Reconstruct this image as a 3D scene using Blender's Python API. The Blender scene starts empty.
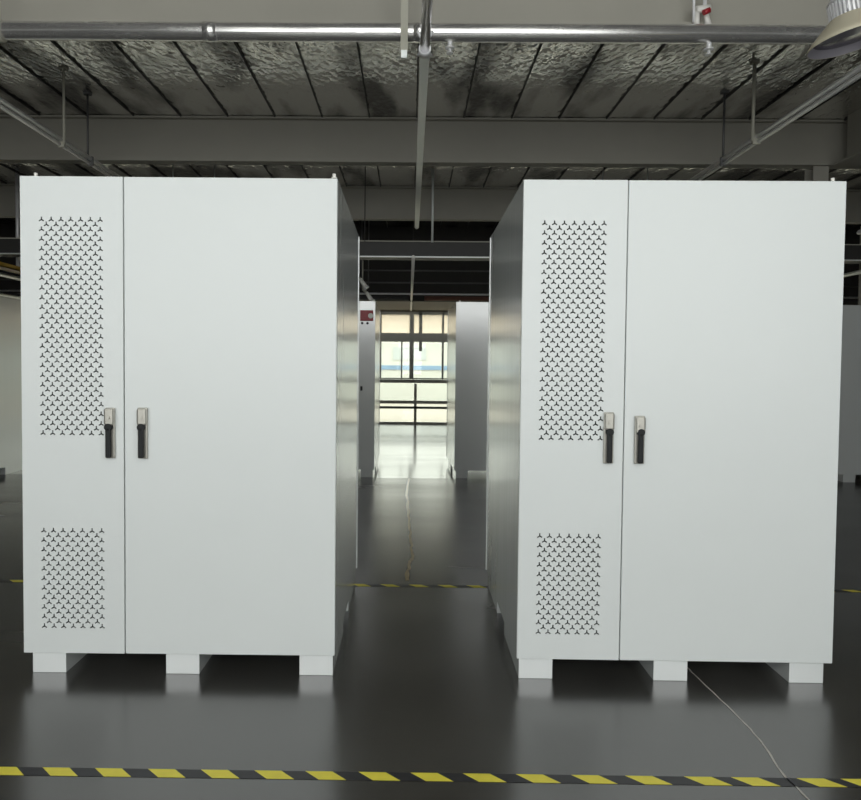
import bpy, bmesh, math, random
from mathutils import Vector, Matrix
random.seed(7)
S = bpy.context.scene
C = S.collection
PI = math.pi

# ------------------------------------------------------------------ materials
def new_mat(name):
    m = bpy.data.materials.new(name)
    m.use_nodes = True
    nt = m.node_tree
    return m, nt, nt.nodes['Principled BSDF']

def mat(name, col, rough=0.5, metal=0.0, spec=0.5, var=0.0, vscale=8.0, bump=0.0, bscale=60.0,
        rvar=0.0, stretch=(1, 1, 1), ior=1.5):
    m, nt, b = new_mat(name)
    b.inputs['Base Color'].default_value = (*col, 1)
    b.inputs['Roughness'].default_value = rough
    b.inputs['Metallic'].default_value = metal
    b.inputs['Specular IOR Level'].default_value = spec
    b.inputs['IOR'].default_value = ior
    tc = nt.nodes.new('ShaderNodeTexCoord')
    mp = nt.nodes.new('ShaderNodeMapping')
    mp.inputs['Scale'].default_value = stretch
    nt.links.new(tc.outputs['Object'], mp.inputs['Vector'])
    n = nt.nodes.new('ShaderNodeTexNoise')
    n.inputs['Scale'].default_value = vscale
    n.inputs['Detail'].default_value = 4
    nt.links.new(mp.outputs['Vector'], n.inputs['Vector'])
    mx = nt.nodes.new('ShaderNodeMix')
    mx.data_type = 'RGBA'
    k = 1 - var
    mx.inputs['A'].default_value = (col[0]*k, col[1]*k, col[2]*k, 1)
    k = 1 + var
    mx.inputs['B'].default_value = (min(1, col[0]*k), min(1, col[1]*k), min(1, col[2]*k), 1)
    nt.links.new(n.outputs['Fac'], mx.inputs['Factor'])
    nt.links.new(mx.outputs['Result'], b.inputs['Base Color'])
    if rvar:
        mr = nt.nodes.new('ShaderNodeMapRange')
        mr.inputs['From Min'].default_value = 0.3
        mr.inputs['From Max'].default_value = 0.7
        mr.inputs['To Min'].default_value = rough - rvar
        mr.inputs['To Max'].default_value = rough + rvar
        nt.links.new(n.outputs['Fac'], mr.inputs['Value'])
        nt.links.new(mr.outputs['Result'], b.inputs['Roughness'])
    if bump:
        n2 = nt.nodes.new('ShaderNodeTexNoise')
        n2.inputs['Scale'].default_value = bscale
        n2.inputs['Detail'].default_value = 3
        nt.links.new(mp.outputs['Vector'], n2.inputs['Vector'])
        bp = nt.nodes.new('ShaderNodeBump')
        bp.inputs['Strength'].default_value = bump
        bp.inputs['Distance'].default_value = 0.02
        nt.links.new(n2.outputs['Fac'], bp.inputs['Height'])
        nt.links.new(bp.outputs['Normal'], b.inputs['Normal'])
    return m

M = {}
M['powder'] = mat('powder_coat', (0.725, 0.755, 0.745), 0.36, spec=0.5, var=0.02, vscale=3, rvar=0.03,
                  bump=0.03, bscale=220)
M['side'] = mat('powder_coat_side', (0.725, 0.755, 0.745), 0.24, spec=0.5, var=0.015, vscale=4,
                rvar=0.025, stretch=(4, 4, .25), ior=2.3)
_b = M['side'].node_tree.nodes['Principled BSDF']      # clear gloss over the powder coat
_b.inputs['Coat Weight'].default_value = 0.9; _b.inputs['Coat IOR'].default_value = 1.9; _b.inputs['Coat Roughness'].default_value = 0.2
M['steel'] = mat('brushed_steel', (0.46, 0.445, 0.40), 0.42, 0.75, var=0.06, vscale=30)
M['blackplastic'] = mat('black_plastic', (0.013, 0.014, 0.015), 0.5, spec=0.3, var=0.1)
M['filter'] = mat('vent_shade_backing', (0.05,0.053,0.052), 0.9, var=0.3, vscale=90)  # dark tone standing in for the shade inside the cabinet
M['redlabel'] = mat('red_panel', (0.36, 0.010, 0.018), 0.4, var=0.05)
M['whitelamp'] = mat('white_plastic', (0.85, 0.83, 0.78), 0.35)
M['galv'] = mat('galvanised_steel', (0.85, 0.85, 0.86), 0.34, 0.25, var=0.03, vscale=3)
M['galvwhite'] = mat('white_painted_channel', (0.86, 0.89, 0.87), 0.36, 0.25, var=0.03)
M['pipe'] = mat('polished_pipe', (0.84, 0.83, 0.81), 0.23, 0.82, var=0.04, vscale=5, rvar=0.06, stretch=(.4, 3, 3))
M['tube'] = mat('smooth_conduit', (0.74, 0.73, 0.76), 0.22, 0.9, var=0.01)
M['beam'] = mat('beam_paint', (0.39, 0.375, 0.325), 0.6, var=0.06, vscale=3)
M['strip'] = mat('beige_strip', (0.50, 0.49, 0.41), 0.55, var=0.05)
M['dark'] = mat('dark_steel', (0.055, 0.054, 0.052), 0.55, 0.2, var=0.1)
M['traymetal'] = mat('tray_steel', (0.17, 0.17, 0.17), 0.5, 0.5, var=0.1)
M['header'] = mat('header_wall', (0.05, 0.048, 0.045), 0.85, var=0.1)
M['soffit'] = mat('soffit_board', (0.34, 0.31, 0.26), 0.7, var=0.05)
M['wall'] = mat('wall_plaster', (0.36, 0.36, 0.34), 0.8, var=0.05)
M['frame'] = mat('window_frame', (0.16, 0.165, 0.16), 0.5, var=0.05)
M['framel'] = mat('window_frame_light', (0.82, 0.82, 0.78), 0.5, var=0.05)
M['yellowtray'] = mat('yellow_tray', (0.55, 0.33, 0.03), 0.5, var=0.1)
M['red_reflection'] = mat('pipe_red_reflection', (0.26, 0.13, 0.10), 0.4, 0.2, var=0.15)  # reddish reflection put into the pipe's base colour
M['cone'] = mat('lamp_shade_outer', (0.62, 0.57, 0.43), 0.45, var=0.03)
M['coneinner'] = mat('lamp_shade_inner', (0.42, 0.40, 0.45), 0.35, 0.3, var=0.03)
M['lens'] = mat('lamp_lens', (0.10, 0.08, 0.13), 0.15, var=0.1)
M['tapeyellow'] = mat('tape_yellow', (0.80, 0.70, 0.07), 0.5, var=0.10, vscale=25)
M['tapeblack'] = mat('tape_black', (0.022, 0.022, 0.026), 0.45, var=0.2, vscale=25)
M['joint'] = mat('joint_filler', (0.42, 0.40, 0.36), 0.35, var=0.25, vscale=20)
M['jointfar'] = mat('joint_filler_gold_reflection', (0.56, 0.46, 0.29), 0.16, var=0.3, vscale=12)  # joint filler with its golden reflection put into the base colour
M['outground'] = mat('outdoor_concrete', (0.33, 0.295, 0.25), 0.8, var=0.08, vscale=0.6)
M['outwall'] = mat('outdoor_wall', (0.54, 0.53, 0.475), 0.8, var=0.05, vscale=0.6)
M['outblue'] = mat('blue_hoarding', (0.20, 0.30, 0.42), 0.6, var=0.25, vscale=1.5)
M['outgrey'] = mat('outdoor_grey', (0.45, 0.47, 0.45), 0.7, var=0.05)
M['leaf'] = mat('hedge_leaf', (0.30, 0.36, 0.22), 0.8, var=0.3, vscale=6)

# polished concrete floor: a dark zone, and a pale sealed zone from the second cabinet row to the windows
def floor_mat():
    m, nt, b = new_mat('polished_floor')
    tc = nt.nodes.new('ShaderNodeTexCoord')
    sep = nt.nodes.new('ShaderNodeSeparateXYZ')
    nt.links.new(tc.outputs['Object'], sep.inputs[0])
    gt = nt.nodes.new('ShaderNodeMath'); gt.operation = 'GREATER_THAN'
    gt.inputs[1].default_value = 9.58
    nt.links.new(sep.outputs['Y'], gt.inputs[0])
    n = nt.nodes.new('ShaderNodeTexNoise'); n.inputs['Scale'].default_value = 0.9; n.inputs['Detail'].default_value = 8
    n.inputs['Roughness'].default_value = 0.62
    nt.links.new(tc.outputs['Object'], n.inputs['Vector'])
    r1 = nt.nodes.new('ShaderNodeValToRGB')
    r1.color_ramp.elements[0].position = 0.3; r1.color_ramp.elements[0].color = (0.024, 0.0225, 0.020, 1)
    r1.color_ramp.elements[1].position = 0.72; r1.color_ramp.elements[1].color = (0.046, 0.0435, 0.039, 1)
    nt.links.new(n.outputs['Fac'], r1.inputs[0])
    mp = nt.nodes.new('ShaderNodeMapping'); mp.inputs['Scale'].default_value = (0.25, 1.6, 1)
    nt.links.new(tc.outputs['Object'], mp.inputs['Vector'])
    n2 = nt.nodes.new('ShaderNodeTexNoise'); n2.inputs['Scale'].default_value = 1.1; n2.inputs['Detail'].default_value = 4
    nt.links.new(mp.outputs['Vector'], n2.inputs['Vector'])
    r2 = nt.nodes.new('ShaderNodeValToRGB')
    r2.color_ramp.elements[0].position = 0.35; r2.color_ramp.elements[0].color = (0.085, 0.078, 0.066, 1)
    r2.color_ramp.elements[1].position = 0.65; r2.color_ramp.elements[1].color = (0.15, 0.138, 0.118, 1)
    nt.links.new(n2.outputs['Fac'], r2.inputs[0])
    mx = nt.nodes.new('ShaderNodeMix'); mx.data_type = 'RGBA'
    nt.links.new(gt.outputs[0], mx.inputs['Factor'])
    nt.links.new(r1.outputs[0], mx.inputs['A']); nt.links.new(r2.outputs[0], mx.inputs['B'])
    nt.links.new(mx.outputs['Result'], b.inputs['Base Color'])
    mr = nt.nodes.new('ShaderNodeMapRange')
    mr.inputs['From Min'].default_value = 0.3; mr.inputs['From Max'].default_value = 0.7
    mr.inputs['To Min'].default_value = 0.22; mr.inputs['To Max'].default_value = 0.28
    nt.links.new(n2.outputs['Fac'], mr.inputs['Value'])
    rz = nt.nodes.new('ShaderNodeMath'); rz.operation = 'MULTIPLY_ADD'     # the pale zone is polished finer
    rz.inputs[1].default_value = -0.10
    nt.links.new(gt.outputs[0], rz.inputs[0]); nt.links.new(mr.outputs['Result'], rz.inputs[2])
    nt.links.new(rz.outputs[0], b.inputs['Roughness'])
    # gloss split added at the rear tape line: stronger near reflections, duller aisle
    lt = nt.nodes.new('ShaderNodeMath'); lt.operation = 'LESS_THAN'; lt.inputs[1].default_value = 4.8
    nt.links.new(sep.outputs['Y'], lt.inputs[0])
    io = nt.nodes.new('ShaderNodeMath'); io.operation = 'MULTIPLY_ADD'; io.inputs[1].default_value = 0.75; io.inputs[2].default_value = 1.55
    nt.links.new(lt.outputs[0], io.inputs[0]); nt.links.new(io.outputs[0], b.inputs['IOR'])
    bp = nt.nodes.new('ShaderNodeBump'); bp.inputs['Strength'].default_value = 0.05; bp.inputs['Distance'].default_value = 0.01
    n3 = nt.nodes.new('ShaderNodeTexNoise'); n3.inputs['Scale'].default_value = 3.0; n3.inputs['Detail'].default_value = 2
    nt.links.new(tc.outputs['Object'], n3.inputs['Vector'])
    nt.links.new(n3.outputs['Fac'], bp.inputs['Height'])
    nt.links.new(bp.outputs['Normal'], b.inputs['Normal'])
    return m
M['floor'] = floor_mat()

# foil-faced ceiling deck: shiny, crumpled sheets
def ceil_mat():
    m, nt, b = new_mat('foil_deck')
    b.inputs['Base Color'].default_value = (0.50, 0.49, 0.475, 1)
    b.inputs['Metallic'].default_value = 1.0
    tc = nt.nodes.new('ShaderNodeTexCoord')
    mp = nt.nodes.new('ShaderNodeMapping'); mp.inputs['Scale'].default_value = (1.5, 0.7, 1)
    nt.links.new(tc.outputs['Object'], mp.inputs['Vector'])
    n = nt.nodes.new('ShaderNodeTexNoise'); n.inputs['Scale'].default_value = 6.5; n.inputs['Detail'].default_value = 3
    nt.links.new(mp.outputs['Vector'], n.inputs['Vector'])
    v = nt.nodes.new('ShaderNodeTexVoronoi'); v.inputs['Scale'].default_value = 13
    nt.links.new(mp.outputs['Vector'], v.inputs['Vector'])
    ad = nt.nodes.new('ShaderNodeMath'); ad.operation = 'MULTIPLY_ADD'
    ad.inputs[1].default_value = 0.35
    nt.links.new(v.outputs['Distance'], ad.inputs[0]); nt.links.new(n.outputs['Fac'], ad.inputs[2])
    bp = nt.nodes.new('ShaderNodeBump'); bp.inputs['Strength'].default_value = 0.42; bp.inputs['Distance'].default_value = 0.05
    nt.links.new(ad.outputs[0], bp.inputs['Height']); nt.links.new(bp.outputs['Normal'], b.inputs['Normal'])
    mr = nt.nodes.new('ShaderNodeMapRange')
    mr.inputs['From Min'].default_value = 0.35; mr.inputs['From Max'].default_value = 0.65
    mr.inputs['To Min'].default_value = 0.07; mr.inputs['To Max'].default_value = 0.22
    n2 = nt.nodes.new('ShaderNodeTexNoise'); n2.inputs['Scale'].default_value = 1.3
    nt.links.new(tc.outputs['Object'], n2.inputs['Vector'])
    nt.links.new(n2.outputs['Fac'], mr.inputs['Value']); nt.links.new(mr.outputs['Result'], b.inputs['Roughness'])
    mp3 = nt.nodes.new('ShaderNodeMapping'); mp3.inputs['Scale'].default_value = (1.7, 0.5, 1)
    nt.links.new(tc.outputs['Object'], mp3.inputs['Vector'])
    n4 = nt.nodes.new('ShaderNodeTexNoise'); n4.inputs['Scale'].default_value = 1.1; n4.inputs['Detail'].default_value = 6
    nt.links.new(mp3.outputs['Vector'], n4.inputs['Vector'])
    cr = nt.nodes.new('ShaderNodeValToRGB')                      # tarnished and clean sheets
    cr.color_ramp.elements[0].position = 0.40; cr.color_ramp.elements[0].color = (0.20, 0.195, 0.19, 1)
    cr.color_ramp.elements[1].position = 0.54; cr.color_ramp.elements[1].color = (0.88, 0.87, 0.84, 1)
    nt.links.new(n4.outputs['Fac'], cr.inputs[0]); nt.links.new(cr.outputs[0], b.inputs['Base Color'])
    return m
M['ceiling'] = ceil_mat()

def glass_mat():
    m = bpy.data.materials.new('clear_glass'); m.use_nodes = True
    nt = m.node_tree; nt.nodes.clear()
    o = nt.nodes.new('ShaderNodeOutputMaterial'); t = nt.nodes.new('ShaderNodeBsdfTransparent')
    t.inputs[0].default_value = (0.93, 0.97, 0.94, 1)
    g = nt.nodes.new('ShaderNodeBsdfGlossy'); g.inputs['Roughness'].default_value = 0.02
    f = nt.nodes.new('ShaderNodeFresnel'); f.inputs[0].default_value = 1.45
    x = nt.nodes.new('ShaderNodeMixShader')
    nt.links.new(f.outputs[0], x.inputs[0]); nt.links.new(t.outputs[0], x.inputs[1]); nt.links.new(g.outputs[0], x.inputs[2])
    nt.links.new(x.outputs[0], o.inputs[0])
    return m
M['glass'] = glass_mat()

def frosted_mat():
    m = bpy.data.materials.new('frosted_panel'); m.use_nodes = True
    nt = m.node_tree; nt.nodes.clear()
    o = nt.nodes.new('ShaderNodeOutputMaterial'); t = nt.nodes.new('ShaderNodeBsdfTranslucent')
    t.inputs[0].default_value = (0.93, 0.90, 0.81, 1)
    d = nt.nodes.new('ShaderNodeBsdfDiffuse'); d.inputs[0].default_value = (0.7, 0.67, 0.56, 1)
    x = nt.nodes.new('ShaderNodeMixShader'); x.inputs[0].default_value = 0.25
    nt.links.new(t.outputs[0], x.inputs[1]); nt.links.new(d.outputs[0], x.inputs[2])
    nt.links.new(x.outputs[0], o.inputs[0])
    return m
M['frosted'] = frosted_mat()

# ------------------------------------------------------------------ mesh helpers
def box(bm, x0, x1, y0, y1, z0, z1, mi=0, bevel=0.0):
    v = [bm.verts.new(p) for p in ((x0, y0, z0), (x1, y0, z0), (x1, y1, z0), (x0, y1, z0),
                                   (x0, y0, z1), (x1, y0, z1), (x1, y1, z1), (x0, y1, z1))]
    fs = []
    for q in ((0, 3, 2, 1), (4, 5, 6, 7), (0, 1, 5, 4), (1, 2, 6, 5), (2, 3, 7, 6), (3, 0, 4, 7)):
        f = bm.faces.new([v[i] for i in q]); f.material_index = mi; fs.append(f)
    if bevel:
        es = list({e for f in fs for e in f.edges})
        bmesh.ops.bevel(bm, geom=es, offset=bevel, segments=2, affect='EDGES', profile=0.5)
    return fs

def tube(bm, a, b, r, r2=None, n=20, mi=0, caps=True):
    a = Vector(a); b = Vector(b); r2 = r if r2 is None else r2
    d = (b - a).normalized()
    u = d.orthogonal().normalized(); w = d.cross(u)
    ra = [bm.verts.new(a + (u*math.cos(2*PI*i/n) + w*math.sin(2*PI*i/n))*r) for i in range(n)]
    rb = [bm.verts.new(b + (u*math.cos(2*PI*i/n) + w*math.sin(2*PI*i/n))*r2) for i in range(n)]
    for i in range(n):
        f = bm.faces.new((ra[i], ra[(i+1) % n], rb[(i+1) % n], rb[i])); f.smooth = True; f.material_index = mi
    if caps:
        f = bm.faces.new(ra[::-1]); f.material_index = mi
        f = bm.faces.new(rb); f.material_index = mi

def lathe(bm, prof, n=40, mi=0, center=(0, 0, 0)):
    """profile of (r, z) turned about z"""
    cx, cy, cz = center
    rings = [[bm.verts.new((cx + r*math.cos(2*PI*i/n), cy + r*math.sin(2*PI*i/n), cz + z)) for i in range(n)] for r, z in prof]
    for A, B in zip(rings, rings[1:]):
        for i in range(n):
            f = bm.faces.new((A[i], A[(i+1) % n], B[(i+1) % n], B[i])); f.smooth = True; f.material_index = mi
    return rings

def obj(name, bm, mats, parent=None, recalc=True):
    if recalc:
        bmesh.ops.recalc_face_normals(bm, faces=bm.faces)
    me = bpy.data.meshes.new(name)
    bm.to_mesh(me); bm.free()
    for m in (mats if isinstance(mats, (list, tuple)) else [mats]):
        me.materials.append(m)
    o = bpy.data.objects.new(name, me); C.objects.link(o)
    if parent is not None:
        o.parent = parent
    return o

def tag(o, label, cat, group=None):
    o['label'] = label; o['category'] = cat
    if group: o['group'] = group
    return o

def thing(name, label, cat, loc=(0, 0, 0), rot=(0, 0, 0), group=None):
    o = bpy.data.objects.new(name, None); C.objects.link(o)
    o.empty_display_size = 0.1
    o.location = loc; o.rotation_euler = rot
    return tag(o, label, cat, group)

def struct(name, bm, m, parent=None):
    o = obj(name, bm, m, parent)
    if parent is None:
        o['kind'] = 'structure'
    return o

def bxs(*bs, bevel=0.0):
    bm = bmesh.new()
    for b in bs: box(bm, *b, bevel=bevel)
    return bm

def dup(root, loc, rotz, label, group=None):
    r = root.copy(); C.objects.link(r); r.location = loc; r.rotation_euler = (0, 0, rotz)
    r['label'] = label
    if group: r['group'] = group
    for ch in list(root.children):
        c = ch.copy(); C.objects.link(c); c.parent = r
        for g in ch.children:
            d = g.copy(); C.objects.link(d); d.parent = c
    return r

# ------------------------------------------------------------------ the setting
X0, X1, Y0, Y1, H = -15.0, 15.0, -2.4, 18.8, 4.6
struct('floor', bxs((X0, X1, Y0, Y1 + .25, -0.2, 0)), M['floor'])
bm = bmesh.new()
box(bm, X0, X1, Y0, Y1, H, H + 0.15)
x = X0 + 0.3
while x < X1:                                   # standing seams of the deck sheets
    box(bm, x - .007, x + .007, Y0, Y1, H - .018, H + .001, 1)
    x += 0.59
struct('ceiling', bm, [M['ceiling'], M['dark']])
struct('wall_left', bxs((X0 - .2, X0, Y0, Y1, 0, H)), M['wall'])
struct('wall_right', bxs((X1, X1 + .2, Y0, Y1, 0, H)), M['wall'])
# wall behind the camera: a long band of windows between sill and lintel
BZ0, BZ1, BX = 1.1, 4.4, 5.4
struct('wall_front', bxs((X0, X1, Y0 - .2, Y0, 0, BZ0), (X0, X1, Y0 - .2, Y0, BZ1, H),
                         (X0, -BX, Y0 - .2, Y0, BZ0, BZ1), (BX, X1, Y0 - .2, Y0, BZ0, BZ1)), M['wall'])
bm = bmesh.new()
for i in range(5):
    xx = -BX + i*BX/2
    box(bm, xx - .03, xx + .03, Y0 - .13, Y0 - .05, BZ0, BZ1)
box(bm, -BX, BX, Y0 - .13, Y0 - .05, 2.5, 2.55)
struct('window_2', bm, M['frame'])

# far window wall
SOF = 3.0
struct('wall_back', bxs((X0, X1, Y1, Y1 + .25, SOF - .09, H)), M['soffit'])
struct('wall_header', bxs((X0, X1, 16.2, 16.35, SOF - .04, H)), M['header'])
struct('trim_1', bxs((X0, X1, 16.35, Y1, SOF - .04, SOF)), M['soffit'])
fr = bmesh.new()
def bar(x0, x1, z0, z1, y=Y1, d=.10): box(fr, x0, x1, y - d*.3, y + d*.7, z0, z1)
bar(X0, X1, 2.84, 2.91)                               # head
bar(X0, X1, 2.14, 2.36, d=.22)                        # transom band
bar(X0, X1, 1.07, 1.16, d=.16)                        # mid rail
bar(X0, X1, 0.53, 0.61, d=.14)
bar(X0, X1, 0.0, 0.05)
k = -7
XS = [0.03 + 1.62*i*0.5 for i in range(-18, 19)]
for i, xx in enumerate(XS):
    if (i % 2) == 0:
        bar(xx - .055, xx + .055, 1.17, 2.9, d=.14)
    else:
        bar(xx - .025, xx + .025, 1.17, 2.9, d=.10)
for i in range(-9, 10):
    bar(0.14 + 1.62*i - .035, 0.14 + 1.62*i + .035, 0, 1.05, d=.12)
for i in range(-9, 10):
    bar(0.26 + 1.62*i - .04, 0.26 + 1.62*i + .04, 1.9, 2.9, d=.10)
    bar(-.225 + 1.62*i - .018, -.225 + 1.62*i + .018, 1.17, 2.35, d=.10)
win = struct('window_1', fr, M['framel'])
obj('pane', bxs((X0, X1, Y1 + .055, Y1 + .061, 0.05, 2.14)), M['glass'], win)
obj('frosted_panel', bxs((X0, X1, Y1 + .03, Y1 + .045, 2.36, 2.84)), M['frosted'], win)
obj('sill_ledge', bxs((X0, X1, Y1 - .10, Y1 + .0, 1.17, 1.20), (X0, X1, Y1 - .08, Y1, .40, .46)), M['frame'], win)

# ceiling beams (I-sections across the hall)
BB = 4.055
def beam(y, fw_=.085, name='ceiling_beam', xa=X0, xb=X1):
    bm = bxs((xa, xb, y - .012, y + .012, BB, H), (xa, xb, y - fw_, y + fw_, BB - .018, BB + .028),
             (xa, xb, y - fw_, y + fw_, H - .03, H - .005))
    return struct(name, bm, M['beam'])
for y in (9.2, 12.65): beam(y)
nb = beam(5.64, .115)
obj('edge_highlight', bxs((X0, X1, 5.748, 5.762, BB - .030, BB - .0185)), M['strip'], nb)  # pale strip added for the bright highlight along the flange edge
struct('ceiling_girder', bxs((5.32, 5.345, 5.96, 8.99, BB, H), (5.16, 5.5, 5.96, 8.99, BB - .06, BB - .035)), M['beam'])
# steel column under the second beam
struct('column', bxs((4.98, 5.17, 9.10, 9.115, 0, BB - .036), (4.98, 5.17, 9.285, 9.30, 0, BB - .036),
                     (5.068, 5.082, 9.115, 9.285, 0, BB - .036)), M['beam'])
struct('column', bxs((7.85, 8.1, 12.5, 12.52, 0, BB - .036), (7.85, 8.1, 12.78, 12.8, 0, BB - .036),
                     (7.97, 7.985, 12.52, 12.78, 0, BB - .036)), M['beam'])

# sealed joints and a crack in the floor (ribbons lying on it)
def ribbon(pts, w, z=0.0012):
    bm = bmesh.new(); L = []
    for i, (x, y) in enumerate(pts):
        a = Vector(pts[max(i-1, 0)]); b = Vector(pts[min(i+1, len(pts)-1)])
        d = (b - a).normalized(); nrm = Vector((-d.y, d.x))
        ww = w*(0.7 + 0.6*random.random())
        p = Vector((x, y)) + nrm*ww/2; q = Vector((x, y)) - nrm*ww/2
        L.append((bm.verts.new((p.x, p.y, z)), bm.verts.new((q.x, q.y, z))))
    for A, B in zip(L, L[1:]): bm.faces.new((A[0], A[1], B[1], B[0]))
    return bm
def densify(pts, n, jit):
    out = []
    for (xa, ya), (xb, yb) in zip(pts, pts[1:]):
        for i in range(n):
            t = i/n; out.append((xa + (xb-xa)*t + random.uniform(-jit, jit), ya + (yb-ya)*t))
    out.append(pts[-1]); return out
o = struct('floor_joint', ribbon(densify([(1.385, 3.6), (1.394, 3.40), (1.413, 3.07), (1.412, 2.85), (1.375, 2.60), (1.392, 2.40), (1.39, 1.5)], 5, .003), .0075), M['joint'])
o = struct('floor_joint', ribbon(densify([(-.003, 9.56), (-.03, 8.6), (-.022, 7.98), (0.005, 7.0), (0.02, 6.12), (.03, 5.6), (.0, 5.3), (-.006, 4.95)], 6, .008), .026), M['jointfar'])

# ------------------------------------------------------------------ hazard tapes
def tape(name, starts, yel, xb, yc, w, label):
    bm = bmesh.new(); z = 0.0012
    sl = w*1.05                                          # slant of the stripes
    def quad(a, b, mi):
        a2, b2 = a + sl, b + sl
        vs = [bm.verts.new(p) for p in ((a2, yc - w/2, z), (b2, yc - w/2, z), (b, yc + w/2, z), (a, yc + w/2, z))]
        bm.faces.new(vs).material_index = mi
    for a, b in zip(starts, starts[1:] + [xb]):
        quad(a, a + yel, 0); quad(a + yel, b, 1)
    return tag(obj(name, bm, [M['tapeyellow'], M['tapeblack']]), label, 'floor tape')
near = [-1.331, -1.139, -.944, -.75, -.555, -.369, -.175, .014, .204, .397, .598, .793, 1.006, 1.176, 1.412, 1.57]
near = [-1.331 - .194*k for k in range(14, 0, -1)] + near + [1.57 + .194*k for k in range(1, 18)]
tape('hazard_tape', near, .099, 5.06, 2.553, 0.053, 'yellow and black hazard tape across the floor in front of both large white cabinets')
tape('hazard_tape', [-7 + .1945*k for k in range(77)], .088, 7.97, 4.83, 0.048, 'thin far hazard tape line crossing the dark floor behind the two large cabinets')

# ------------------------------------------------------------------ equipment cabinets
W, D, T0, T1 = 1.478, 1.515, 0.103, 2.35
SEAM = 0.482
FEETX = (0.022, 0.660, 1.298)
def y_loop(cx, cz, r=.0135, s=.0062):
    """outline of a three-armed slot, arms up, down-left and down-right"""
    pts = []
    h = s/2
    inner = h/math.sin(PI/3)
    for k in range(3):
        a = PI/2 + k*2*PI/3
        d = (math.cos(a), math.sin(a)); n = (-d[1], d[0])
        pts.append((cx + d[0]*r - n[0]*h, cz + d[1]*r - n[1]*h))
        pts.append((cx + d[0]*r + n[0]*h, cz + d[1]*r + n[1]*h))
        b = a + PI/3
        pts.append((cx + math.cos(b)*inner, cz + math.sin(b)*inner))
    return pts

def vented_door(x0, x1, z0, z1, th):
    bm = bmesh.new()
    def loop(pts):
        vs = [bm.verts.new((x, 0, z)) for x, z in pts]
        return vs, [bm.edges.new((vs[i], vs[(i+1) % len(vs)])) for i in range(len(vs))]
    ov, oe = loop([(x0, z0), (x1, z0), (x1, z1), (x0, z1)])
    edges = list(oe); holes = []
    for ztop, rows, pz in ((2.148, 45, .02268), (0.688, 21, .02285)):
        for r in range(rows):
            n = 7 if r % 2 == 0 else 6
            for c in range(n):
                v, e = loop(y_loop(.099 + .0457*(c + (0 if n == 7 else .5)), ztop - r*pz))
                holes.append(v); edges += e
    bmesh.ops.triangle_fill(bm, use_beauty=True, use_dissolve=False, edges=edges)
    for f in bm.faces:
        if f.normal.y > 0: f.normal_flip()
    for vs, d in [(ov, th)] + [(h, .004) for h in holes]:
        back = [bm.verts.new((v.co.x, d, v.co.z)) for v in vs]
        for i in range(len(vs)):
            j = (i+1) % len(vs)
            bm.faces.new((vs[i], vs[j], back[j], back[i]))
    return bm

def make_handle(door, x, ztop):
    bm = bmesh.new()
    zb = 1.036
    box(bm, x + .002, x + .048, -.014, 0, zb, ztop, bevel=.004)                     # base plate
    box(bm, x + .003, x + .047, -.034, -.012, ztop - .082, ztop - .003, bevel=.009)   # lock housing
    tube(bm, (x + .025, -.039, ztop - .045), (x + .025, -.030, ztop - .045), .009, n=16)
    obj('handle_plate', bm, M['steel'], door)
    bm = bmesh.new()
    tube(bm, (x + .025, -.040, 1.184), (x + .025, -.012, 1.184), .0165, n=20)
    box(bm, x + .013, x + .037, -.040, -.020, zb + .004, 1.184, bevel=.006)
    obj('handle_lever', bm, M['blackplastic'], door)

def make_cabinet(label, fronted, loc, rz, group=None, studs=((.05, .03),), hz=(1.273, 1.275), hx=(.394, .547), fo=0.0):
    t = thing('equipment_cabinet', label, 'cabinet', loc, (0, 0, rz), group)
    bm = bmesh.new()
    box(bm, 0, W, .024, D - .035, T0, T1)
    obj('body', bm, M['side'], t)
    if fronted:
        d1 = obj('narrow_door', vented_door(0, SEAM - .003, T0, T1 - .002, .022), M['powder'], t, recalc=False)
        bm = bxs((.06, .43, .012, .0235, 1.11, 2.19), (.06, .43, .012, .0235, .20, .73))
        obj('vent_shade_backing', bm, M['filter'], d1)  # dark sheets added behind the slots so the openings read as shaded
        bm = bmesh.new(); box(bm, SEAM + .003, W, 0, .022, T0, T1 - .002, bevel=.002)
        d2 = obj('wide_door', bm, M['powder'], t)
        make_handle(d1, hx[0], hz[0]); make_handle(d2, hx[1], hz[1])
    else:
        bm = bmesh.new(); box(bm, 0, W, 0, .022, T0, T1 - .002, bevel=.002)
        obj('front_panel', bm, M['side'], t)
    bm = bmesh.new(); box(bm, -.005, W + .005, D - .035, D, T0 + .004, T1 - .004, bevel=.002)
    obj('rear_panel', bm, M['side'], t)
    for yy in (.018, .93):
        for fx in [q + fo for q in FEETX]:
            bm = bmesh.new(); box(bm, fx, fx + .16, yy, yy + .565, 0, T0 - .0005, bevel=.002)
            obj('foot', bm, M['side'], t)
    for sx, sy in studs:
        bm = bmesh.new(); tube(bm, (sx, sy, T1 - .001), (sx, sy, T1 + .022), .0085, n=12)
        tube(bm, (sx, sy, T1 + .0), (sx, sy, T1 + .006), .014, n=6)
        obj('lifting_stud', bm, M['whitelamp'], t)
    return t

cabL = make_cabinet('large white two-door metal cabinet with vented narrow door, left of the aisle', True,
                    (-1.8242, 3.3727, 0), 0.0045, None, ((.055, .04), (1.462, .012)), fo=.010)
cabR = make_cabinet('large white two-door metal cabinet with vented narrow door, right of the aisle', True,
                    (0.5175, 3.3761, 0), -0.0078, None, ((1.436, .04),), (1.275, 1.260), (.385, .528), fo=-.010)

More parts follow.
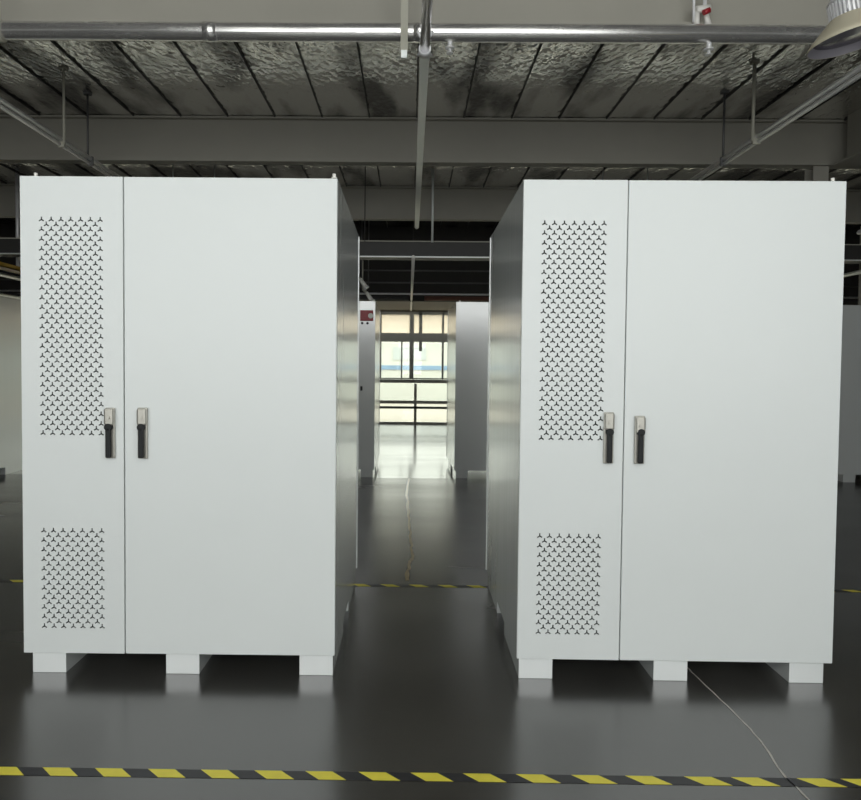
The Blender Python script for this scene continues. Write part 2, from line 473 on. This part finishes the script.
RX = -.470 - W
far1 = make_cabinet('grey cabinet with small red panel standing behind the left large cabinet', False, (RX, 9.6, 0), 0)
bm = bmesh.new(); box(bm, 1.278, 1.45, -.03, 0, 2.085, 2.225, bevel=.006)
al = obj('alarm_panel', bm, M['redlabel'], far1)
bm = bmesh.new(); tube(bm, (1.418, -.045, 2.152), (1.418, -.029, 2.152), .034, n=24)
obj('lamp_lens', bm, M['whitelamp'], al)
for bx_ in (1.305, 1.375):
    bm = bmesh.new(); tube(bm, (bx_, -.012, 2.055), (bx_, .0, 2.055), .017, n=16)
    obj('indicator', bm, M['blackplastic'], far1)
bm = bmesh.new(); box(bm, 1.285, 1.315, -.02, 0, 1.16, 1.22, bevel=.004)
obj('latch', bm, M['blackplastic'], far1)

far2 = make_cabinet('plain grey cabinet with sunlit side beyond the aisle, behind the right large cabinet', False, (0.60, 9.6, 0), 0.018)
dup(far2, (5.115, 9.6, 0), 0, 'plain grey cabinet just showing past the right edge of the right large cabinet')
dup(far2, (-5.35 - W, 8.58, 0), 0, 'pale cabinet side just showing past the left edge of the left large cabinet')

# ------------------------------------------------------------------ overhead services
t = thing('overhead_pipe', 'thick shiny steel pipe running right across under the near ceiling beam', 'pipe', (0, 0, 0))
ZP, YP = 3.945, 5.42
bm = bmesh.new(); tube(bm, (-10, YP, ZP), (10, YP, ZP), .066, n=32)
obj('pipe_run', bm, M['pipe'], t)
for px in (-1.5, 0.05, 4.4):
    bm = bmesh.new()
    tube(bm, (px - .05, YP, ZP), (px + .05, YP, ZP), .070, n=32)
    obj('coupling', bm, M['pipe'], t)
for px in (.27, 2.176):
    bm = bmesh.new()
    tube(bm, (px, YP, ZP - .06), (px, YP, ZP - .105), .018, n=14)
    tube(bm, (px, YP, ZP - .105), (px, YP, ZP - .115), .034, n=18)
    tube(bm, (px, YP, ZP - .115), (px, YP, ZP - .145), .010, n=10)
    tube(bm, (px, YP, ZP - .145), (px, YP, ZP - .150), .026, n=18)
    obj('sprinkler_head', bm, M['galv'], t)
for px in (-3.07, 6.2):
    bm = bmesh.new()
    tube(bm, (px - .02, YP, ZP), (px + .02, YP, ZP), .08, n=28)
    tube(bm, (px, YP, ZP + .07), (px, YP, H - .001), .008, n=10)
    obj('pipe_clamp', bm, M['strip'], t)

# flat hanger strip
t = thing('hanger_strip', 'flat beige hanger strip hanging down in front of the thick shiny pipe', 'hanger', (-.067, 5.33, 0))
obj('strap', bxs((-.026, .026, -.004, .004, 3.77, H)), M['strip'], t)
obj('end_clip', bxs((-.022, .022, -.015, .010, 3.72, 3.775)), M['galvwhite'], t)

# central lighting track below the pipe
t = thing('overhead_track', 'pale straight track running down the middle under the thick pipe to a rounded end', 'track', (0.085, 0, 0))
zt = 3.825
bm = bmesh.new(); tube(bm, (0.018, -2.35, zt + .010), (0, 5.42, zt), .036, n=20); obj('conduit', bm, M['tube'], t)
bm = bmesh.new(); box(bm, -.036, .036, 5.46, 12.1, zt - .03, zt + .028, bevel=.006); tube(bm, (0, 12.05, zt), (0, 12.2, zt), .034, n=16)
obj('channel', bm, M['galvwhite'], t)
bm = bmesh.new()
tube(bm, (-.055, 5.33, zt + .09), (.05, 5.45, zt - .035), .011, n=10); tube(bm, (.055, 5.33, zt + .09), (-.05, 5.45, zt - .035), .011, n=10)
tube(bm, (0, 5.40, zt), (0, 5.48, zt), .046, n=18)
obj('cross_clamp', bm, M['galv'], t)
for yy in (7.2, 9.7, 11.6):
    bm = bmesh.new(); tube(bm, (.03, yy, zt + .02), (.03, yy, H), .006, n=8); obj('hanger_rod', bm, M['dark'], t)

# pair of conduits each side, running away from the camera
def conduit(xc, sgn, label, rods):
    t = thing('hanging_conduit', label, 'conduit', (xc, 0, 0))
    bm = bmesh.new(); tube(bm, (0, -2.35, 3.85), (0, 13.5, 3.85), .024, n=18); obj('tube', bm, M['galv'], t)
    bm = bmesh.new(); tube(bm, (sgn*.012, -2.35, 3.80), (sgn*.012, 13.5, 3.80), .020, n=18); obj('tube', bm, M['galv'], t)
    for yy, r, rx in rods:
        bm = bmesh.new(); tube(bm, (rx, yy, 3.80), (rx, yy, H), r, n=10)
        box(bm, rx - .04, rx + .04, yy - .03, yy + .03, H - .02, H)
        box(bm, min(rx, -.032), max(rx, .032), yy - .012, yy + .012, 3.772, 3.876)
        obj('hanger_rod', bm, M['traymetal'] if r < .014 else M['strip'], t)
conduit(-3.72, -1, 'pair of thin steel conduits sloping past the top of the left large cabinet', ((7.7, .015, .03), (8.4, .012, -.03), (4.2, .014, 0)))
conduit(3.50, 1, 'pair of thin steel conduits sloping past the top of the right large cabinet', ((7.45, .017, -.045), (8.25, .013, 0), (4.2, .014, 0)))

# cross cable tray
t = thing('cable_tray', 'dark cable tray with bright edges hung right across behind the large cabinets', 'cable tray', (0, 11.2, 0))
obj('side_rail', bxs((-10, 10, -.008, .008, 3.185, 3.41)), M['dark'], t)
obj('side_rail', bxs((-10, 10, .392, .408, 3.185, 3.41)), M['dark'], t)
obj('bottom_plate', bxs((-10, 10, .008, .392, 3.185, 3.189)), M['dark'], t)
obj('bottom_flange', bxs((-10, 10, -.02, -.002, 3.168, 3.187)), M['galvwhite'], t)
obj('top_lip', bxs((-10, 10, -.018, .004, 3.408, 3.422)), M['strip'], t)
for px, r in ((-3.68, .010), (-3.04, .010), (-.72, .008), (.32, .018), (2.92, .010), (3.6, .010)):
    bm = bmesh.new(); tube(bm, (px, -.012, 3.40), (px, -.012, H), r, n=10); obj('hanger_rod', bm, M['galvwhite'] if r > .009 else M['dark'], t)

# thin light track under the tray, towards the window wall
t = thing('overhead_track', 'thin cream track running from the dark cable tray towards the far windows', 'track', (0.03, 0, 0))
bm = bmesh.new()
tube(bm, (0, 10.95, 3.14), (-.025, 18.3, 2.925), .026, n=14); obj('channel', bm, M['whitelamp'], t)
for yy, zz in ((13.0, 3.08), (15.2, 3.02)):
    bm = bmesh.new(); tube(bm, (0, yy, zz), (0, yy, H), .005, n=8); obj('hanger_rod', bm, M['dark'], t)

# pipes in front of the header wall
def plain_pipe(name, a, b, r, m, label, cat='pipe'):
    bm = bmesh.new(); tube(bm, a, b, r, n=16)
    return tag(obj(name, bm, m), label, cat)
plain_pipe('header_pipe', (-12, 16.177, 3.11), (12, 16.177, 3.11), .022, M['galv'], 'thin bright pipe along the dark header above the far windows')
def hung_pipe(xa, xb, r, m, xs, label):
    t = thing('header_pipe', label, 'pipe', (0, 16.14, 3.012))
    bm = bmesh.new(); tube(bm, (xa, 0, 0), (xb, 0, 0), r, n=16); obj('pipe_run', bm, M[m], t)
    for px in xs:
        bm = bmesh.new(); tube(bm, (px, 0, r - .01), (px, 0, H - 3.012), .007, n=8); obj('hanger_rod', bm, M['dark'], t)
hung_pipe(.3, 9, .052, 'red_reflection', (2.2, 5.0, 8.4), 'pipe painted with a reddish reflection above the right grey far cabinet')
hung_pipe(-12, -.05, .045, 'traymetal', (-10, -6.6, -3.2), 'dull grey pipe low on the header above the left grey far cabinet')
plain_pipe('header_pipe', (-12, 16.181, 3.63), (12, 16.181, 3.63), .018, M['traymetal'], 'topmost faint grey pipe on the dark header wall')
plain_pipe('header_pipe', (-12, 16.181, 3.36), (12, 16.181, 3.36), .018, M['traymetal'], 'faint grey pipe on the dark header wall, second from the top')
def drop_rod(x, r, label):
    t = thing('drop_rod', label, 'rod', (x, 14.6, 0))
    bm = bmesh.new(); tube(bm, (0, 0, 3.06), (0, 0, H - .01), r, n=12); obj('rod', bm, M['traymetal'], t)
    obj('ceiling_plate', bxs((-.05, .05, -.05, .05, H - .02, H)), M['dark'], t)
drop_rod(-1.0, .022, 'dim vertical rod hanging left of the thin cream track')
drop_rod(-.86, .012, 'dim thin rod hanging nearest the thin cream track')

# two small spot heads left of the aisle
def spot(loc, label):
    t = thing('spot_lamp', label, 'lamp', loc)
    bm = bmesh.new(); tube(bm, (-.07, 0, .10), (.02, 0, -.03), .028, .036, n=16); obj('lamp_body', bm, M['whitelamp'], t)
    bm = bmesh.new(); tube(bm, (-.07, 0, .10), (-.13, 0, .155), .02, n=12); tube(bm, (-.13, 0, .155), (-.13, 0, 3.164 - loc[2]), .009, n=8); obj('arm', bm, M['strip'], t)
    bm = bmesh.new(); tube(bm, (.018, 0, -.027), (.034, 0, -.048), .042, .048, n=18); obj('lamp_rim', bm, M['galv'], t)
spot((-.72, 11.25, 2.74), 'small pale spot lamp just past the top edge of the left large cabinet')
spot((-.64, 11.52, 2.56), 'small pale spot lamp directly above the red panel cabinet')

# runs at the left and right edges
bm = bxs((-6.60, -6.36, 7.5, 15.4, 2.98, 3.0), (-6.60, -6.585, 7.5, 15.4, 2.98, 3.05), (-6.375, -6.36, 7.5, 15.4, 2.98, 3.05))
t = thing('cable_duct', 'yellow cable duct above the pale cabinet at the left edge', 'cable tray', (0, 0, 0))
obj('duct', bm, M['yellowtray'], t)
for yy in (8.6, 11.9, 14.6):
    bm = bmesh.new(); tube(bm, (-6.48, yy, 3.0), (-6.48, yy, H), .03 if 11 < yy < 12 else .01, n=10); obj('hanger_rod', bm, M['galv'], t)
def side_conduit(x, z, r, label, rods):
    t = thing('side_conduit', label, 'conduit', (x, 0, 0))
    bm = bmesh.new(); tube(bm, (0, 6, z), (0, 15.6, z), r, n=16); obj('tube', bm, M['galvwhite'], t)
    for yy in rods:
        bm = bmesh.new(); tube(bm, (0, yy, z), (0, yy, H), .008, n=8); obj('hanger_rod', bm, M['traymetal'], t)
side_conduit(-7.02, 3.0, .035, 'white conduit below the yellow duct at the left edge', (8.2, 14.8))
side_conduit(-7.4, 2.72, .03, 'lower pale conduit just over the pale cabinet at the left edge', (8.2, 14.8))
side_conduit(6.88, 3.0, .03, 'white conduit past the right edge of the right large cabinet', (8.2, 14.8))
t = thing('spot_lamp', 'small round lamp head at the right edge under the ceiling', 'lamp', (7.15, 11.6, 3.70))
bm = bmesh.new(); lathe(bm, [(.02, .03), (.06, .02), (.085, -.02), (.07, -.04), (0.001, -.045)], 20); obj('lamp_body', bm, M['galv'], t)
bm = bmesh.new(); tube(bm, (0, 0, .02), (0, 0, H - 3.70), .012, n=8); obj('hanger_rod', bm, M['traymetal'], t)

# fire sprinkler fitting on the near beam
t = thing('sprinkler_fitting', 'small white and red pipe fitting hanging in front of the near beam', 'pipe fitting', (2.15, 5.5, 4.04))
bm = bmesh.new()
tube(bm, (-.04, 0, .0), (-.035, 0, .11), .024, .018, n=14); tube(bm, (.05, 0, 0), (.03, 0, .10), .026, .016, n=14)
tube(bm, (-.045, 0, .12), (.06, 0, .135), .026, n=14)
obj('tee_body', bm, M['whitelamp'], t)
bm = bmesh.new(); tube(bm, (.0, -.03, .085), (.045, -.03, .105), .020, n=14); obj('valve_cap', bm, M['redlabel'], t)
bm = bmesh.new(); tube(bm, (-.06, 0, .03), (-.065, 0, H - 4.04), .011, n=10); tube(bm, (.02, 0, .13), (.02, 0, H - 4.04), .014, n=10); obj('drop_pipe', bm, M['galv'], t)

# high-bay lamp
t = thing('high_bay_lamp', 'unlit bell-shaped industrial lamp with ribbed housing near the ceiling', 'lamp', (2.625, 4.4, 3.448), (0, math.radians(-11), 0))
prof = [(.245, 0), (.248, .008), (.225, .035), (.160, .095), (.108, .142)]
bm = bmesh.new(); lathe(bm, prof, 48); obj('shade', bm, M['cone'], t, recalc=False)
for f in t.children[0].data.polygons: pass
bm = bmesh.new(); lathe(bm, [(.243, .001), (.222, .03), (.157, .088), (.105, .125), (.001, .126)], 48); obj('reflector', bm, M['coneinner'], t, recalc=False)
bm = bmesh.new(); lathe(bm, [(.001, .03), (.15, .034), (.212, .042), (.212, .045), (.001, .045)], 40); obj('lens', bm, M['lens'], t)
bm = bmesh.new()
tube(bm, (0, 0, .14), (0, 0, .235), .078, n=32)
for i in range(30):
    a = 2*PI*i/30
    R_ = Matrix.Rotation(a, 3, 'Z')
    n0 = len(bm.verts)
    fs = box(bm, .07, .108, -.005, .005, .142, .232)
    bm.verts.ensure_lookup_table()
    for v in bm.verts[n0:]: v.co = R_ @ v.co
tube(bm, (0, 0, .235), (0, 0, .262), .110, .09, n=32)
obj('heat_sink', bm, M['galv'], t)
bm = bmesh.new(); tube(bm, (0, 0, .26), (.19*1.0, 0, 1.17), .010, n=10); obj('hanger_rod', bm, M['galv'], t)

# ------------------------------------------------------------------ outdoors beyond the windows
o = struct('ground_outside', bxs((-70, 70, Y1 + .26, 90, -.35, -.15)), M['outground'])
t = thing('building', 'pale low building seen through the far windows', 'building', (0, 46, -.15))
obj('wall', bxs((-40, 40, 0, 8, 0, 3.75)), M['outwall'], t)
for i in range(-3, 4):
    obj('window', bxs((i*4.2 - 1.1, i*4.2 + 1.0, -.06, .02, 2.1, 2.9)), M['outgrey'], t)
obj('cornice', bxs((-40, 40, -.25, 0, 3.45, 3.6)), M['outgrey'], t)
t = thing('site_fence', 'low pale fence with a pale blue band seen through the far windows', 'fence', (0, 34, -.15))
obj('fence_wall', bxs((-40, 40, 0, .1, 0, 1.77)), M['outwall'], t)
obj('blue_band', bxs((-40, 40, -.04, -.001, 1.51, 1.71)), M['outblue'], t)

# ------------------------------------------------------------------ daylight
w = bpy.data.worlds.new('sky'); S.world = w; w.use_nodes = True
nt = w.node_tree; nt.nodes.clear()
wo = nt.nodes.new('ShaderNodeOutputWorld'); bg = nt.nodes.new('ShaderNodeBackground')
tc = nt.nodes.new('ShaderNodeTexCoord'); sp = nt.nodes.new('ShaderNodeSeparateXYZ')
nt.links.new(tc.outputs['Generated'], sp.inputs[0])
rp = nt.nodes.new('ShaderNodeMapRange'); rp.inputs['From Min'].default_value = -0.5; rp.inputs['From Max'].default_value = 0.5
SKY_BACK, SKY_FAR = 3.7, 3.5
rp.inputs['To Min'].default_value = SKY_BACK; rp.inputs['To Max'].default_value = SKY_FAR   # brighter on the sun's side, behind the camera
nt.links.new(sp.outputs['Y'], rp.inputs['Value'])
mc = nt.nodes.new('ShaderNodeMix'); mc.data_type = 'RGBA'
rc = nt.nodes.new('ShaderNodeMapRange'); rc.inputs['From Min'].default_value = -0.5; rc.inputs['From Max'].default_value = 0.5
nt.links.new(sp.outputs['Y'], rc.inputs['Value']); nt.links.new(rc.outputs['Result'], mc.inputs['Factor'])
mc.inputs['A'].default_value = (0.975, 1.0, 0.985, 1); mc.inputs['B'].default_value = (1.0, 0.975, 0.91, 1)
nt.links.new(mc.outputs['Result'], bg.inputs['Color'])
nt.links.new(rp.outputs['Result'], bg.inputs['Strength'])
nt.links.new(bg.outputs[0], wo.inputs[0])
def portal(name, loc, rot, sx, sz):
    L = bpy.data.lights.new(name, 'AREA'); L.shape = 'RECTANGLE'; L.size = sx; L.size_y = sz
    L.cycles.is_portal = True
    o = bpy.data.objects.new(name, L); C.objects.link(o); o.location = loc; o.rotation_euler = rot
portal('daylight_front', (0, Y0 - .25, (BZ0 + BZ1)/2), (PI/2, 0, 0), 2*BX, BZ1 - BZ0)   # -Z of the light looks +Y
bpy.data.objects['daylight_front'].rotation_euler = (PI/2, 0, 0)
portal('daylight_back', (0, Y1 + .3, 1.45), (-PI/2, 0, 0), X1 - X0, 2.9)

# ------------------------------------------------------------------ camera
cd = bpy.data.cameras.new('camera'); co = bpy.data.objects.new('camera', cd); C.objects.link(co)
f = 722.0
cd.sensor_fit = 'HORIZONTAL'; cd.sensor_width = 36.0; cd.lens = f/861*36.0
cd.shift_x = (430.5 - 403.56)/861; cd.shift_y = -(400 - 392.05)/861
cd.clip_start = 0.05; cd.clip_end = 300
r = Vector((0.99991399, 0.00930137, 0.00924644)); u = Vector((-0.00955939, 0.03418433, 0.99936983)); fw = Vector((-0.00897942, 0.99937226, -0.0342703))
co.matrix_world = Matrix(((r.x, u.x, -fw.x, 0), (r.y, u.y, -fw.y, 0), (r.z, u.z, -fw.z, 1.4752), (0, 0, 0, 1)))
S.camera = co

S.view_settings.view_transform = 'Standard'
S.view_settings.look = 'None'
S.view_settings.exposure = 0.0
S.view_settings.gamma = 1.0
S.view_settings.use_curve_mapping = False
S.cycles.use_denoising = True
S.cycles.max_bounces = 10
S.cycles.diffuse_bounces = 5
S.cycles.glossy_bounces = 5
S.cycles.transparent_max_bounces = 10
S.cycles.sample_clamp_indirect = 8
